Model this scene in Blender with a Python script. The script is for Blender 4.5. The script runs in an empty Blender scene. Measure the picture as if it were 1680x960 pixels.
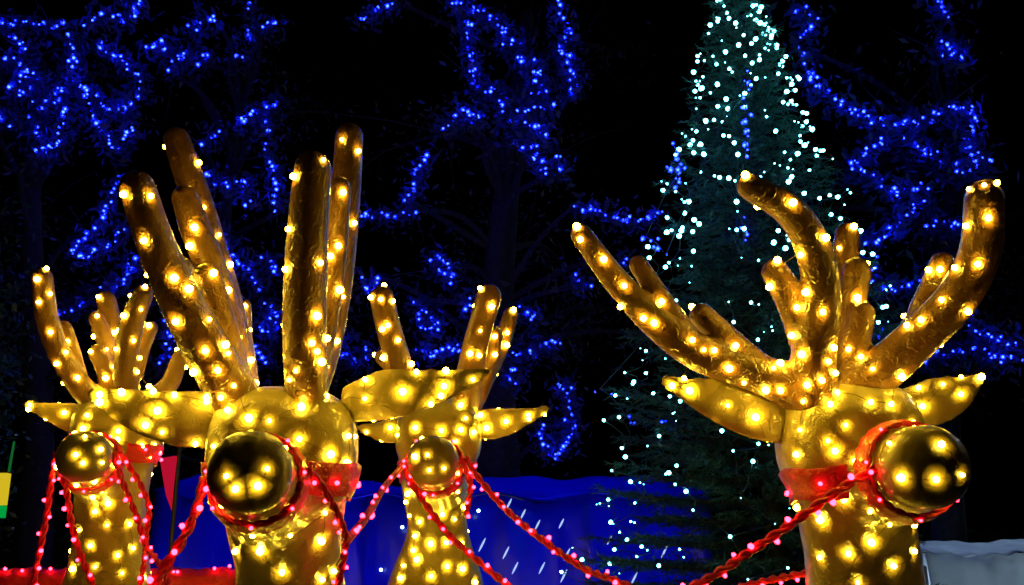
import bpy, bmesh, math, random
import numpy as np
from mathutils import Vector, Matrix
from mathutils.bvhtree import BVHTree

random.seed(7)
rng = np.random.default_rng(7)
scene = bpy.context.scene
COL = scene.collection
R = math.radians

# ------------------------------------------------------------------ camera
F = 1614.0                       # focal length in photograph pixels (1680 wide)
PITCH = R(15.0)
EYE = Vector((0.0, 0.0, 1.5))
cam_data = bpy.data.cameras.new("camera")
cam_data.sensor_width = 36.0
cam_data.lens = 36.0 * F / 1680.0
cam_data.clip_start = 0.05
cam_data.clip_end = 2000.0
cam = bpy.data.objects.new("camera", cam_data)
COL.objects.link(cam)
cam.location = EYE
cam.rotation_euler = (R(90) + PITCH, 0, 0)
scene.camera = cam
FWD = Vector((0, math.cos(PITCH), math.sin(PITCH)))
UP = Vector((0, -math.sin(PITCH), math.cos(PITCH)))
RIGHT = Vector((1, 0, 0))

# ------------------------------------------------------------------ night sky
world = bpy.data.worlds.new("World")
scene.world = world
world.use_nodes = True
wn = world.node_tree
bg = wn.nodes["Background"]
sky = wn.nodes.new("ShaderNodeTexSky")
sky.sky_type = 'NISHITA'
sky.sun_disc = False
sky.sun_elevation = R(-6.0)
sky.sun_rotation = R(200)
wn.links.new(sky.outputs[0], bg.inputs[0])
bg.inputs[1].default_value = 0.08

rim_sun = bpy.data.lights.new("rim_light", 'SUN')  # weak sun added from behind right, giving the figures a pale rim
rim_sun.energy = 0.06
rim_sun.angle = R(0.5)
rim_sun.color = (0.75, 0.85, 1.0)
rim_sun_o = bpy.data.objects.new("rim_light", rim_sun)
COL.objects.link(rim_sun_o)
rim_sun_o.rotation_euler = Vector((-0.75, -0.5, -0.45)).to_track_quat('-Z', 'Y').to_euler()

scene.view_settings.view_transform = 'Standard'
scene.view_settings.look = 'None'
scene.view_settings.exposure = 0.0
scene.view_settings.gamma = 1.0
scene.view_settings.use_curve_mapping = False
try:
    scene.cycles.max_bounces = 5
    scene.cycles.diffuse_bounces = 2
    scene.cycles.glossy_bounces = 2
    scene.cycles.transmission_bounces = 5
    scene.cycles.volume_bounces = 0
    scene.cycles.sample_clamp_indirect = 4.0
    scene.cycles.use_light_tree = True
except Exception:
    pass


# ------------------------------------------------------------------ helpers
def W(px, py, d):
    """world point seen at photograph pixel (px,py), d metres down the lens axis"""
    return EYE + FWD * d + RIGHT * ((px - 840.0) * d / F) + UP * ((480.0 - py) * d / F)


def to_px(p):
    v = p - EYE
    d = v.dot(FWD)
    if d <= 0.05:
        return None
    return 840 + v.dot(RIGHT) / d * F, 480 - v.dot(UP) / d * F, d


def tag(o, label=None, cat=None, group=None, kind=None):
    if label: o["label"] = label
    if cat: o["category"] = cat
    if group: o["group"] = group
    if kind: o["kind"] = kind
    return o


def empty(name, loc):
    o = bpy.data.objects.new(name, None)
    o.empty_display_size = 0.1
    o.location = loc
    COL.objects.link(o)
    return o


def link(name, me, parent=None):
    """mesh given in world coordinates; under an unrotated Empty it is kept in place"""
    o = bpy.data.objects.new(name, me)
    COL.objects.link(o)
    if parent is not None:
        o.parent = parent
        o.matrix_parent_inverse = Matrix.Translation(parent.location).inverted() if parent.type == 'EMPTY' else Matrix.Identity(4)
    return o


class MB:
    """collects geometry for one mesh"""
    def __init__(self):
        self.v, self.f, self.m, self.n = [], [], [], 0

    def add(self, verts, faces, mat=0):
        b = self.n
        self.v.append(np.asarray(verts, dtype=float).reshape(-1, 3))
        self.n += len(self.v[-1])
        for f in faces:
            self.f.append(tuple(i + b for i in f))
            self.m.append(mat)

    def box(self, lo, hi, mat=0):
        x0, y0, z0 = lo; x1, y1, z1 = hi
        self.add([(x0, y0, z0), (x1, y0, z0), (x1, y1, z0), (x0, y1, z0), (x0, y0, z1), (x1, y0, z1), (x1, y1, z1), (x0, y1, z1)],
                 [(0, 3, 2, 1), (4, 5, 6, 7), (0, 1, 5, 4), (1, 2, 6, 5), (2, 3, 7, 6), (3, 0, 4, 7)], mat)

    def sweep(self, pts, ru, rv=None, ref=None, seg=14, caps=True, mat=0):
        """tube with elliptical section; rv is the radius along ref, round ends"""
        rv = ru if rv is None else rv
        pts = [Vector(p) for p in pts]
        n = len(pts)
        ref = Vector(ref) if ref is not None else FWD
        P, U, V, TT = [], [], [], []
        for i in range(n):
            t = (pts[min(i + 1, n - 1)] - pts[max(i - 1, 0)]).normalized()
            v = ref - t * ref.dot(t)
            if v.length < 0.05:
                v = UP - t * UP.dot(t)
            v.normalize()
            P.append(pts[i]); U.append(t.cross(v)); V.append(v); TT.append(t)
        rings = []
        if caps:
            for a in (80, 60, 40, 20):
                rings.append((P[0] - TT[0] * (0.5 * (ru[0] + rv[0]) * math.sin(R(a))), U[0], V[0], ru[0] * math.cos(R(a)), rv[0] * math.cos(R(a))))
        for i in range(n):
            rings.append((P[i], U[i], V[i], ru[i], rv[i]))
        if caps:
            for a in (20, 40, 60, 80):
                rings.append((P[-1] + TT[-1] * (0.5 * (ru[-1] + rv[-1]) * math.sin(R(a))), U[-1], V[-1], ru[-1] * math.cos(R(a)), rv[-1] * math.cos(R(a))))
        vs, fs = [], []
        for (p, u, v, a, b) in rings:
            for k in range(seg):
                an = 2 * math.pi * k / seg
                vs.append(p + u * (a * math.cos(an)) + v * (b * math.sin(an)))
        for i in range(len(rings) - 1):
            for k in range(seg):
                k2 = (k + 1) % seg
                fs.append((i * seg + k, i * seg + k2, (i + 1) * seg + k2, (i + 1) * seg + k))
        fs.append(tuple(range(seg - 1, -1, -1)))
        fs.append(tuple((len(rings) - 1) * seg + k for k in range(seg)))
        self.add(vs, fs, mat)

    def ellipsoid(self, c, ax, r, seg=20, power=1.0, mat=0):
        """ax: three axis vectors, r: three radii; power<1 squares it off"""
        vs, fs = [], []
        nl = seg // 2
        sg = lambda x: math.copysign(abs(x) ** power, x)
        for i in range(nl + 1):
            th = math.pi * (i + 0.02) / (nl + 0.04)
            for k in range(seg):
                ph = 2 * math.pi * k / seg
                q = (sg(math.sin(th)) * sg(math.cos(ph)), sg(math.sin(th)) * sg(math.sin(ph)), sg(math.cos(th)))
                vs.append(Vector(c) + ax[0] * (q[0] * r[0]) + ax[1] * (q[1] * r[1]) + ax[2] * (q[2] * r[2]))
        for i in range(nl):
            for k in range(seg):
                k2 = (k + 1) % seg
                fs.append((i * seg + k, (i + 1) * seg + k, (i + 1) * seg + k2, i * seg + k2))
        fs.append(tuple(range(seg)))
        fs.append(tuple(nl * seg + k for k in range(seg - 1, -1, -1)))
        self.add(vs, fs, mat)

    def mesh(self, name, mats, smooth=True):
        me = bpy.data.meshes.new(name)
        if self.v:
            me.from_pydata(np.concatenate(self.v).tolist(), [], self.f)
        for m in (mats if isinstance(mats, (list, tuple)) else [mats]):
            me.materials.append(m)
        me.polygons.foreach_set("material_index", self.m)
        me.polygons.foreach_set("use_smooth", [smooth] * len(me.polygons))
        me.update()
        return me


def tri_mesh(name, tris, mats, midx=None):
    """tris: (n,3,3) array of loose triangles"""
    tris = np.asarray(tris, dtype=np.float32)
    n = len(tris)
    me = bpy.data.meshes.new(name)
    me.vertices.add(n * 3)
    me.vertices.foreach_set("co", tris.reshape(-1))
    me.loops.add(n * 3)
    me.loops.foreach_set("vertex_index", np.arange(n * 3, dtype=np.int32))
    me.polygons.add(n)
    me.polygons.foreach_set("loop_start", np.arange(0, n * 3, 3, dtype=np.int32))
    for m in mats:
        me.materials.append(m)
    if midx is not None:
        me.polygons.foreach_set("material_index", np.asarray(midx, dtype=np.int32))
    me.update(calc_edges=True)
    me.validate()
    return me


def remeshed(mb, name, mats, voxel, smooth_iter=6, factor=0.5):
    """fuse overlapping closed shapes into one continuous skin"""
    me = mb.mesh("raw", [])
    o = bpy.data.objects.new("raw", me)
    COL.objects.link(o)
    m = o.modifiers.new("r", 'REMESH'); m.mode = 'VOXEL'; m.voxel_size = voxel; m.use_smooth_shade = True
    s = o.modifiers.new("s", 'SMOOTH'); s.factor = factor; s.iterations = smooth_iter
    dg = bpy.context.evaluated_depsgraph_get()
    out = bpy.data.meshes.new_from_object(o.evaluated_get(dg))
    out.name = name
    bpy.data.objects.remove(o)
    bpy.data.meshes.remove(me)
    out.materials.clear()
    for mt in mats:
        out.materials.append(mt)
    out.polygons.foreach_set("use_smooth", [True] * len(out.polygons))
    return out


def spline(pts, step):
    """Catmull-Rom through rows of any width, resampled about every `step` of the first three"""
    P = np.asarray(pts, dtype=float)
    if len(P) == 2:
        k = max(2, int(np.linalg.norm(P[1, :3] - P[0, :3]) / step) + 1)
        return np.array([P[0] + (P[1] - P[0]) * t for t in np.linspace(0, 1, k)])
    Q = np.vstack([2 * P[0] - P[1], P, 2 * P[-1] - P[-2]])
    out = []
    for i in range(1, len(Q) - 2):
        k = max(2, int(np.linalg.norm(Q[i + 1, :3] - Q[i, :3]) / step) + 1)
        for t in np.linspace(0, 1, k, endpoint=False):
            out.append(0.5 * ((2 * Q[i]) + (-Q[i - 1] + Q[i + 1]) * t + (2 * Q[i - 1] - 5 * Q[i] + 4 * Q[i + 1] - Q[i + 2]) * t * t
                              + (-Q[i - 1] + 3 * Q[i] - 3 * Q[i + 1] + Q[i + 2]) * t ** 3))
    out.append(P[-1])
    return np.array(out)


# ------------------------------------------------------------------ materials
def new_mat(name):
    m = bpy.data.materials.new(name)
    m.use_nodes = True
    nt = m.node_tree
    return m, nt, nt.nodes["Principled BSDF"], nt.nodes["Material Output"]


def N(nt, t, **kw):
    n = nt.nodes.new(t)
    for k, v in kw.items():
        setattr(n, k, v)
    return n


def ramp(nt, fac, stops):
    r = N(nt, "ShaderNodeValToRGB")
    e = r.color_ramp.elements
    while len(e) < len(stops): e.new(0.5)
    for i, (p, c) in enumerate(stops):
        e[i].position = p; e[i].color = (*c, 1)
    nt.links.new(fac, r.inputs[0])
    return r.outputs[0]


def noise(nt, scale, detail=4, rough=0.55, vec=None):
    n = N(nt, "ShaderNodeTexNoise")
    n.inputs["Scale"].default_value = scale
    n.inputs["Detail"].default_value = detail
    n.inputs["Roughness"].default_value = rough
    if vec is None:
        g = N(nt, "ShaderNodeNewGeometry"); vec = g.outputs["Position"]
    nt.links.new(vec, n.inputs["Vector"])
    return n.outputs[0]


def shell_mat(name, c0, c1, transl, coat, bump):
    """glossy film stretched over a translucent light figure"""
    m, nt, p, out = new_mat(name)
    col = ramp(nt, noise(nt, 9, 5), [(0.3, c0), (0.7, c1)])
    nt.links.new(col, p.inputs["Base Color"])
    p.inputs["Roughness"].default_value = 0.5
    p.inputs["Coat Weight"].default_value = coat
    p.inputs["Coat Roughness"].default_value = 0.08
    h1 = noise(nt, 34, 3, 0.6)
    # creases in the film: a ridged noise
    cz = noise(nt, 24, 3, 0.6)
    ab = N(nt, "ShaderNodeMath", operation='SUBTRACT'); nt.links.new(cz, ab.inputs[0]); ab.inputs[1].default_value = 0.5
    ab2 = N(nt, "ShaderNodeMath", operation='ABSOLUTE'); nt.links.new(ab.outputs[0], ab2.inputs[0])
    mn = N(nt, "ShaderNodeMath", operation='MINIMUM'); nt.links.new(ab2.outputs[0], mn.inputs[0]); mn.inputs[1].default_value = 0.05
    ad = N(nt, "ShaderNodeMath", operation='MULTIPLY_ADD')
    nt.links.new(mn.outputs[0], ad.inputs[0]); ad.inputs[1].default_value = 6.0; nt.links.new(h1, ad.inputs[2])
    big = N(nt, "ShaderNodeMath", operation='MULTIPLY_ADD'); nt.links.new(noise(nt, 7, 3, 0.5), big.inputs[0]); big.inputs[1].default_value = 2.4
    nt.links.new(ad.outputs[0], big.inputs[2]); ad = big
    b = N(nt, "ShaderNodeBump"); b.inputs["Strength"].default_value = bump; b.inputs["Distance"].default_value = 0.006
    nt.links.new(ad.outputs[0], b.inputs["Height"])
    nt.links.new(b.outputs[0], p.inputs["Normal"])
    nt.links.new(b.outputs[0], p.inputs["Coat Normal"])
    t = N(nt, "ShaderNodeBsdfTranslucent")
    nt.links.new(col, t.inputs[0])
    mx = N(nt, "ShaderNodeMixShader"); mx.inputs[0].default_value = transl
    nt.links.new(p.outputs[0], mx.inputs[1]); nt.links.new(t.outputs[0], mx.inputs[2])
    nt.links.new(mx.outputs[0], out.inputs[0])
    return m


def simple_mat(name, c, rough=0.6, var=0.35, scale=8, bump=0.0, bscale=40, metal=0.0, transl=0.0, coat=0.0):
    m, nt, p, out = new_mat(name)
    lo = tuple(x * (1 - var) for x in c); hi = tuple(min(1, x * (1 + var)) for x in c)
    col = ramp(nt, noise(nt, scale, 5), [(0.3, lo), (0.7, hi)])
    nt.links.new(col, p.inputs["Base Color"])
    p.inputs["Roughness"].default_value = rough
    p.inputs["Metallic"].default_value = metal
    p.inputs["Coat Weight"].default_value = coat
    if bump:
        b = N(nt, "ShaderNodeBump"); b.inputs["Strength"].default_value = bump; b.inputs["Distance"].default_value = 0.01
        nt.links.new(noise(nt, bscale, 4), b.inputs["Height"]); nt.links.new(b.outputs[0], p.inputs["Normal"])
    if transl:
        t = N(nt, "ShaderNodeBsdfTranslucent"); nt.links.new(col, t.inputs[0])
        mx = N(nt, "ShaderNodeMixShader"); mx.inputs[0].default_value = transl
        nt.links.new(p.outputs[0], mx.inputs[1]); nt.links.new(t.outputs[0], mx.inputs[2])
        nt.links.new(mx.outputs[0], out.inputs[0])
    return m


def glow_mat(name, c, s):
    m, nt, p, out = new_mat(name)
    nt.nodes.remove(p)
    e = N(nt, "ShaderNodeEmission")
    e.inputs[0].default_value = (*c, 1); e.inputs[1].default_value = s
    nt.links.new(e.outputs[0], out.inputs[0])
    return m


M = {}
M['shell'] = shell_mat("amber_film", (0.26, 0.20, 0.06), (0.43, 0.34, 0.12), 0.06, 0.8, 0.5)
M['antler'] = shell_mat("antler_film", (0.14, 0.058, 0.015), (0.27, 0.13, 0.035), 0.05, 0.9, 0.75)
M['nose'] = shell_mat("nose_film", (0.17, 0.128, 0.04), (0.24, 0.185, 0.06), 0.04, 0.6, 0.22)
M['red_film'] = shell_mat("red_film", (0.60, 0.006, 0.03), (0.80, 0.014, 0.05), 0.2, 0.6, 1.0)
M['rope'] = simple_mat("red_rope", (0.60, 0.006, 0.045), 0.4, 0.3, 60, 0.3, 120, transl=0.35)
M['wire'] = simple_mat("lamp_wire", (0.16, 0.10, 0.04), 0.35)
M['dark_wire'] = simple_mat("dark_wire", (0.015, 0.02, 0.018), 0.5)
M['collar'] = simple_mat("bulb_collar", (0.25, 0.18, 0.08), 0.4)
M['y'] = glow_mat("warm_bulb", (1.0, 0.64, 0.032), 88)
M['r'] = glow_mat("red_bulb", (1.0, 0.013, 0.030), 32)
M['b'] = glow_mat("blue_bulb", (0.003, 0.008, 1.0), 100)
M['w'] = glow_mat("white_bulb", (0.12, 0.72, 0.82), 22)
M['bark'] = simple_mat("bark", (0.024, 0.021, 0.019), 0.9, 0.5, 14, 0.8, 30)
M['leaf'] = simple_mat("tree_leaf", (0.045, 0.055, 0.06), 0.55, 0.5, 3, transl=0.3)
M['needle'] = simple_mat("fir_needle", (0.022, 0.075, 0.052), 0.5, 0.7, 3, transl=0.15)
M['ground'] = simple_mat("night_grass", (0.03, 0.04, 0.022), 0.95, 0.4, 2, 0.6, 25)
M['hedge'] = simple_mat("hedge_leaf", (0.03, 0.05, 0.03), 0.6, 0.5, 3)

# ------------------------------------------------------------------ ground
mb = MB()
mb.add([(-600, -600, 0), (600, -600, 0), (600, 900, 0), (-600, 900, 0)], [(0, 1, 2, 3)])
tag(link("ground", mb.mesh("ground", M['ground'])), kind="structure")


# ------------------------------------------------------------------ lamps as little meshes
def bulb_mesh(name, glow, r, h):
    """lathe: collar then a rounded lens, standing on +Z"""
    mb = MB()
    seg = 8
    prof = [(0.55 * r, -0.35 * h, 1), (0.62 * r, 0.0, 1), (0.98 * r, 0.05 * h, 0), (1.0 * r, 0.45 * h, 0), (0.72 * r, 0.82 * h, 0), (0.25 * r, 0.99 * h, 0)]
    vs, fs, ms = [], [], []
    for (a, z, _) in prof:
        for k in range(seg):
            an = 2 * math.pi * k / seg
            vs.append((a * math.cos(an), a * math.sin(an), z))
    for i in range(len(prof) - 1):
        for k in range(seg):
            k2 = (k + 1) % seg
            mb_m = 1 if i == 0 else 0
            fs.append(((i * seg + k, i * seg + k2, (i + 1) * seg + k2, (i + 1) * seg + k), mb_m))
    fs.append((tuple((len(prof) - 1) * seg + k for k in range(seg)), 0))
    mb.add(vs, [])
    for f, m in fs:
        mb.f.append(f); mb.m.append(m)
    return mb.mesh(name, [glow, M['collar']])


def put_bulb(me, pos, nrm, parent, scale=1.0, name="bulb"):
    o = bpy.data.objects.new(name, me)
    COL.objects.link(o)
    q = Vector(nrm).to_track_quat('Z', 'Y')
    o.rotation_mode = 'QUATERNION'
    o.rotation_quaternion = q
    o.location = Vector(pos) - (parent.location if parent is not None else Vector((0, 0, 0)))
    o.scale = (scale,) * 3
    o.parent = parent
    return o


YB = bulb_mesh("warm_bulb", M['y'], 0.0075, 0.0115)
RB = bulb_mesh("red_bulb", M['r'], 0.0062, 0.011)
WB = bulb_mesh("white_bulb", M["w"], 0.0155, 0.028)


# ------------------------------------------------------------------ reindeer
def px_tube(mb, pts, d_default=None, ref=None, flat=1.0, seg=14, step_px=22):
    """pts rows: px, py, depth, radius in px (at that depth)"""
    rows = []
    for p in pts:
        w = W(p[0], p[1], p[2])
        rows.append((w.x, w.y, w.z, p[3] * p[2] / F))
    s = spline(rows, step_px * pts[0][2] / F)
    ru = np.maximum(s[:, 3], 0.003)
    mb.sweep(s[:, :3], ru, ru * flat, ref=ref, seg=seg)


def bvh_of(meshes):
    vs, fs, b = [], [], 0
    for me in meshes:
        co = np.empty(len(me.vertices) * 3); me.vertices.foreach_get("co", co)
        vs.extend(map(tuple, co.reshape(-1, 3)))
        for p in me.polygons:
            fs.append(tuple(i + b for i in p.vertices))
        b = len(vs)
    return BVHTree.FromPolygons(vs, fs)


def ribbon(mb, bvh, centre, axis, start, angles, half_w, lift, reach=0.6, thick=0.004, closed=False, wob=0.0, fixed=None):
    """a strap laid on the figure: rays shot inwards from a ring about `axis`"""
    axis = Vector(axis).normalized()
    s = (Vector(start) - axis * Vector(start).dot(axis)).normalized()
    t = axis.cross(s)
    grid = []
    for i, a in enumerate(angles):
        n = s * math.cos(a) + t * math.sin(a)
        row = []
        off = wob * math.sin(a * 5.3 + 1.0)
        for k in (-1, -0.5, 0, 0.5, 1):
            c = Vector(centre) + axis * (k * half_w + off)
            hit, nn, _, dist = bvh.ray_cast(c + n * reach, -n, reach * 1.2)
            row.append((hit, n))
        grid.append(row)
    # a tight strap bridges hollows: smooth the radius along its run
    rad = np.array([[((h - Vector(centre)).dot(n) if h is not None else np.nan) for (h, n) in row] for row in grid])
    if np.all(np.isnan(rad)):
        return []
    mean = np.nanmedian(rad)
    if fixed is not None: rad = np.full_like(rad, fixed) + np.linspace(0.05, -0.05, 5)[None, :] * fixed
    rad = np.where(np.isnan(rad), mean, rad)
    for _ in range(3):
        pad = np.vstack([rad[-1:], rad, rad[:1]]) if closed else np.vstack([rad[:1], rad, rad[-1:]])
        rad = np.maximum(rad, (pad[:-2] + pad[2:]) / 2)
    rad = np.maximum(rad, rad.max(axis=1, keepdims=True) - half_w * 0.6)
    outer, inner = [], []
    for i, a in enumerate(angles):
        n = s * math.cos(a) + t * math.sin(a)
        off = wob * math.sin(a * 5.3 + 1.0)
        for j, k in enumerate((-1, -0.5, 0, 0.5, 1)):
            c = Vector(centre) + axis * (k * half_w + off)
            outer.append(c + n * (rad[i, j] + lift + thick + 0.002 * math.sin(a * 23 + j)))
            inner.append(c + n * (rad[i, j] + lift))
    nA = len(angles); K = 5
    fs = []
    rngA = range(nA if closed else nA - 1)
    o2 = nA * K
    for i in rngA:
        i2 = (i + 1) % nA
        for j in range(K - 1):
            fs.append((i * K + j, i2 * K + j, i2 * K + j + 1, i * K + j + 1))
            fs.append((o2 + i * K + j, o2 + i * K + j + 1, o2 + i2 * K + j + 1, o2 + i2 * K + j))
        fs.append((i * K, o2 + i * K, o2 + i2 * K, i2 * K))
        fs.append((i * K + K - 1, i2 * K + K - 1, o2 + i2 * K + K - 1, o2 + i * K + K - 1))
    mb.add(outer + inner, fs)
    return [outer[i * K + 2] for i in range(nA)]


def twisted_rope(mb, pts, rad, pitch):
    P = np.asarray(pts, dtype=float)
    seg = np.linalg.norm(np.diff(P, axis=0), axis=1)
    s = np.concatenate([[0], np.cumsum(seg)])
    n = max(8, int(s[-1] / (pitch / 8)))
    ss = np.linspace(0, s[-1], n)
    C = np.stack([np.interp(ss, s, P[:, i]) for i in range(3)], axis=1)
    T = np.gradient(C, axis=0); T /= np.linalg.norm(T, axis=1, keepdims=True)
    ref = np.array([0.3, 1.0, 0.1]); ref /= np.linalg.norm(ref)
    A = np.cross(T, ref); A /= np.linalg.norm(A, axis=1, keepdims=True)
    B = np.cross(T, A)
    for ph in (0, math.pi):
        an = ss / pitch * 2 * math.pi + ph
        Q = C + A * (np.cos(an) * rad * 0.5)[:, None] + B * (np.sin(an) * rad * 0.5)[:, None]
        mb.sweep(Q, np.full(n, rad * 0.55), seg=6)
    return C, A, B


def make_deer(spec):
    d0 = spec['d']
    sc = spec.get('size', 1.0)
    root_p = W(*spec['head'][:2], d0)
    root = empty("reindeer_figure", (root_p.x, root_p.y, 0.0))
    tag(root, spec['label'], "reindeer", "lit reindeer figures in a team")
    # ---- body: torso, legs, neck, head and muzzle as one skin
    mb = MB()
    hx, hy = spec['head'][:2]
    hr = [v * d0 / F for v in spec['head'][2:5]]           # half width, half height, half depth
    hc = W(hx, hy, d0)
    mzb = W(*spec['mz'], d0)
    md = (W(*spec['nose'][:3]) - mzb)
    fz = Vector((md.x, md.y, 0)).normalized()              # the way the animal looks, level
    sx = fz.cross(Vector((0, 0, 1)))
    mb.ellipsoid(hc, (sx, fz, Vector((0, 0, 1))), (hr[0], hr[2], hr[1]), seg=36, power=0.74)
    mr = spec['nose'][3] * spec['nose'][2] / F
    nose_c = W(*spec['nose'][:3])
    a, b = mzb + md * 0.05, mzb + md * 0.84
    mb.sweep([a, a.lerp(b, 0.33), a.lerp(b, 0.66), b], [mr * 1.34, mr * 1.26, mr * 1.13, mr * 1.0], ref=UP, seg=22)
    for t in spec['neck']:
        pass
    px_tube(mb, spec['neck'], seg=24)
    nb = W(*spec['neck'][-1][:3])
    back = Vector(spec['back']).normalized()
    Lb = 0.95 * sc
    zt = nb.z - 0.10 * sc
    A0 = Vector((nb.x, nb.y, zt)) - back * 0.02
    pts = [A0 + back * (Lb * t) + Vector((0, 0, dz * sc)) for t, dz in ((0, 0), (0.25, -0.05), (0.6, -0.05), (0.9, 0.0), (1.05, -0.02))]
    mb.sweep(pts, [r * sc for r in (0.20, 0.245, 0.235, 0.225, 0.15)], seg=22)
    side = back.cross(Vector((0, 0, 1))).normalized()
    for t, hind in ((0.1, 0), (0.92, 1)):
        for s in (-1, 1):
            top = A0 + back * (Lb * t) + side * (0.13 * s * sc) + Vector((0, 0, -0.08 * sc))
            kx = 0.09 * sc if hind else -0.02 * sc
            knee = Vector((top.x, top.y, top.z * 0.48)) + back * kx
            foot = Vector((top.x, top.y, 0.055)) + back * (0.02 * sc)
            if hind:
                mid = top.lerp(knee, 0.45) - back * (0.06 * sc)
                mb.sweep([top, mid, knee, knee.lerp(foot, 0.6), foot], [0.13 * sc, 0.10 * sc, 0.055 * sc, 0.045 * sc, 0.052 * sc], seg=12)
            else:
                mb.sweep([top, top.lerp(knee, 0.5), knee, knee.lerp(foot, 0.6), foot], [0.11 * sc, 0.08 * sc, 0.055 * sc, 0.043 * sc, 0.052 * sc], seg=12)
    tail = pts[-1] + back * (0.1 * sc)
    mb.sweep([tail, tail + back * 0.08 * sc + Vector((0, 0, 0.08 * sc))], [0.05 * sc, 0.03 * sc], seg=10)
    # antler sockets
    for q in spec['sockets']:
        mb.ellipsoid(W(q[0], q[1], q[2]), (RIGHT, FWD, UP), [q[3] * q[2] / F] * 3, seg=16)
    body_me = remeshed(mb, "body", [M['shell']], 0.0105 * sc, 9)
    body = link("body", body_me, root)
    parts = [body_me]
    # ---- ears
    for e in spec['ears']:
        mb = MB(); px_tube(mb, e, ref=FWD, flat=0.34, seg=20, step_px=14)
        me = remeshed(mb, "ear", [M['shell']], 0.006 * sc * d0 / 2.5 ** 0.5 / 1.3, 4)
        link("ear", me, root); parts.append(me)
    # ---- antlers
    for an in spec['antlers']:
        mb = MB()
        for br in an:
            px_tube(mb, [(q[0], q[1], q[2], q[3] * 1.02) for q in br], seg=16, step_px=16)
        me = remeshed(mb, "antler", [M['antler']], 0.0062 * max(1, d0 / 3.4), 7)
        link("antler", me, root); parts.append(me)
    # ---- nose
    mdn = md.normalized(); s1 = mdn.cross(Vector((0, 0, 1))).normalized(); s2 = s1.cross(mdn)
    mb = MB(); mb.ellipsoid(nose_c, (s1, s2, mdn), (mr * 0.99, mr * 0.97, mr * 0.86), seg=72, power=0.94)
    nose_me = mb.mesh("nose", M['nose'])
    bmn = bmesh.new(); bmn.from_mesh(nose_me); bmesh.ops.recalc_face_normals(bmn, faces=bmn.faces[:]); bmn.to_mesh(nose_me); bmn.free()
    link("nose", nose_me, root)
    parts.append(nose_me)
    bvh = bvh_of(parts)
    body_bvh = bvh_of([body_me])
    # ---- halter: ring round the muzzle, strap round the cheeks
    ringc = mzb + md * spec.get('ring', 0.72)
    mb = MB()
    angs = [2 * math.pi * i / 48 for i in range(48)]
    rc = ribbon(mb, body_bvh, ringc, mdn, s2, angs, 0.029 * sc, 0.003, reach=0.30 * sc, closed=True, fixed=mr * 1.13)
    nb_o = link("noseband", mb.mesh("noseband", M['red_film']), root)
    mbr = MB()
    fr = mzb + md * (spec.get('ring', 0.72) + 0.06)
    rp = []
    for i in range(49):
        aa = 2 * math.pi * i / 48
        n = s2 * math.cos(aa) + s1 * math.sin(aa)
        rp.append(fr + n * (mr * 1.09))
    twisted_rope(mbr, rp, 0.008 * sc, 0.06)
    link("noseband_rope", mbr.mesh("noseband_rope", M['rope']), root)
    for k in (5, 11, 17, 24, 31, 37, 43):
        p = rp[k]
        n = ((p - fr).normalized() * 0.8 + mdn * 0.6).normalized()
        put_bulb(RB, p + n * 0.008 * sc, n, root, 0.65 * spec.get('bs', 1.0), "red_bulb")
    mb = MB()
    lev = hc.lerp(nose_c, 0.35); cz = W(hx, spec['strap_y'], d0).z
    c0 = Vector((hc.x, hc.y, cz))
    a0 = spec.get('strap_gap', 0.55)
    angs = list(np.linspace(a0, 2 * math.pi - a0, 54))
    cc = ribbon(mb, body_bvh, c0, (0, 0, 1), fz, angs, spec.get('strap_w', 0.038) * sc, 0.004, reach=0.55, wob=0.004)
    link("cheek_strap", mb.mesh("cheek_strap", M['red_film']), root)
    for k in range(4, 52, 5):
        p = cc[k] + Vector((0, 0, random.uniform(-0.02, 0.02)))
        n = Vector((p.x - c0.x, p.y - c0.y, 0)).normalized()
        put_bulb(RB, p, n, root, 0.9 * spec.get('bs', 1.0), "red_bulb")
    # ---- warm bulbs: those the photograph shows, then the rest of the skin
    placed = []
    bs = spec.get('bs', 1.0)
    strap_hit = lambda p: abs(p.z - cz) < 0.04 * sc and (Vector((p.x, p.y, cz)) - c0).length < hr[0] * 1.4
    for (px, py) in spec['bulbs']:
        tgt = W(px, py, 10.0)
        dr = (tgt - EYE).normalized()
        hit, nn, fi, dist = bvh.ray_cast(EYE, dr, 20)
        if hit is None:
            hit, nn, fi, dist = bvh.find_nearest(W(px, py, d0))
            if hit is None: continue
            q = to_px(hit)
            if math.hypot(q[0] - px, q[1] - py) > 26: continue
        if nn.dot(dr) > 0: nn = -nn
        placed.append((hit.copy(), nn.copy()))
    listed = len(placed)
    cand = []
    for ip, me in enumerate(parts):
        co = np.empty(len(me.vertices) * 3); me.vertices.foreach_get("co", co); co = co.reshape(-1, 3)
        no = np.empty(len(me.vertices) * 3); me.vertices.foreach_get("normal", no); no = no.reshape(-1, 3)
        idx = rng.permutation(len(co))[:2600]
        for i in idx:
            cand.append((Vector(co[i]), Vector(no[i]), ip))
    random.shuffle(cand)
    for p, n, ip in cand:
        if len(placed) >= 265: break
        q = to_px(p)
        sp = 0.085 * sc
        if q is not None and -20 < q[0] < 1700 and -20 < q[1] < 985 and n.dot((p - EYE).normalized()) < 0.12:
            continue                                     # that side is given by the photograph
        if p.z < cz - 0.55: sp = 0.17 * sc
        if p.z < 0.15: continue
        if strap_hit(p): continue
        if all((p - z[0]).length > sp for z in placed):
            placed.append((p, n))
    # shallow dimple added round every bulb, shaped to pool its light
    n_ear, n_an = len(spec['ears']), len(spec['antlers'])
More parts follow.
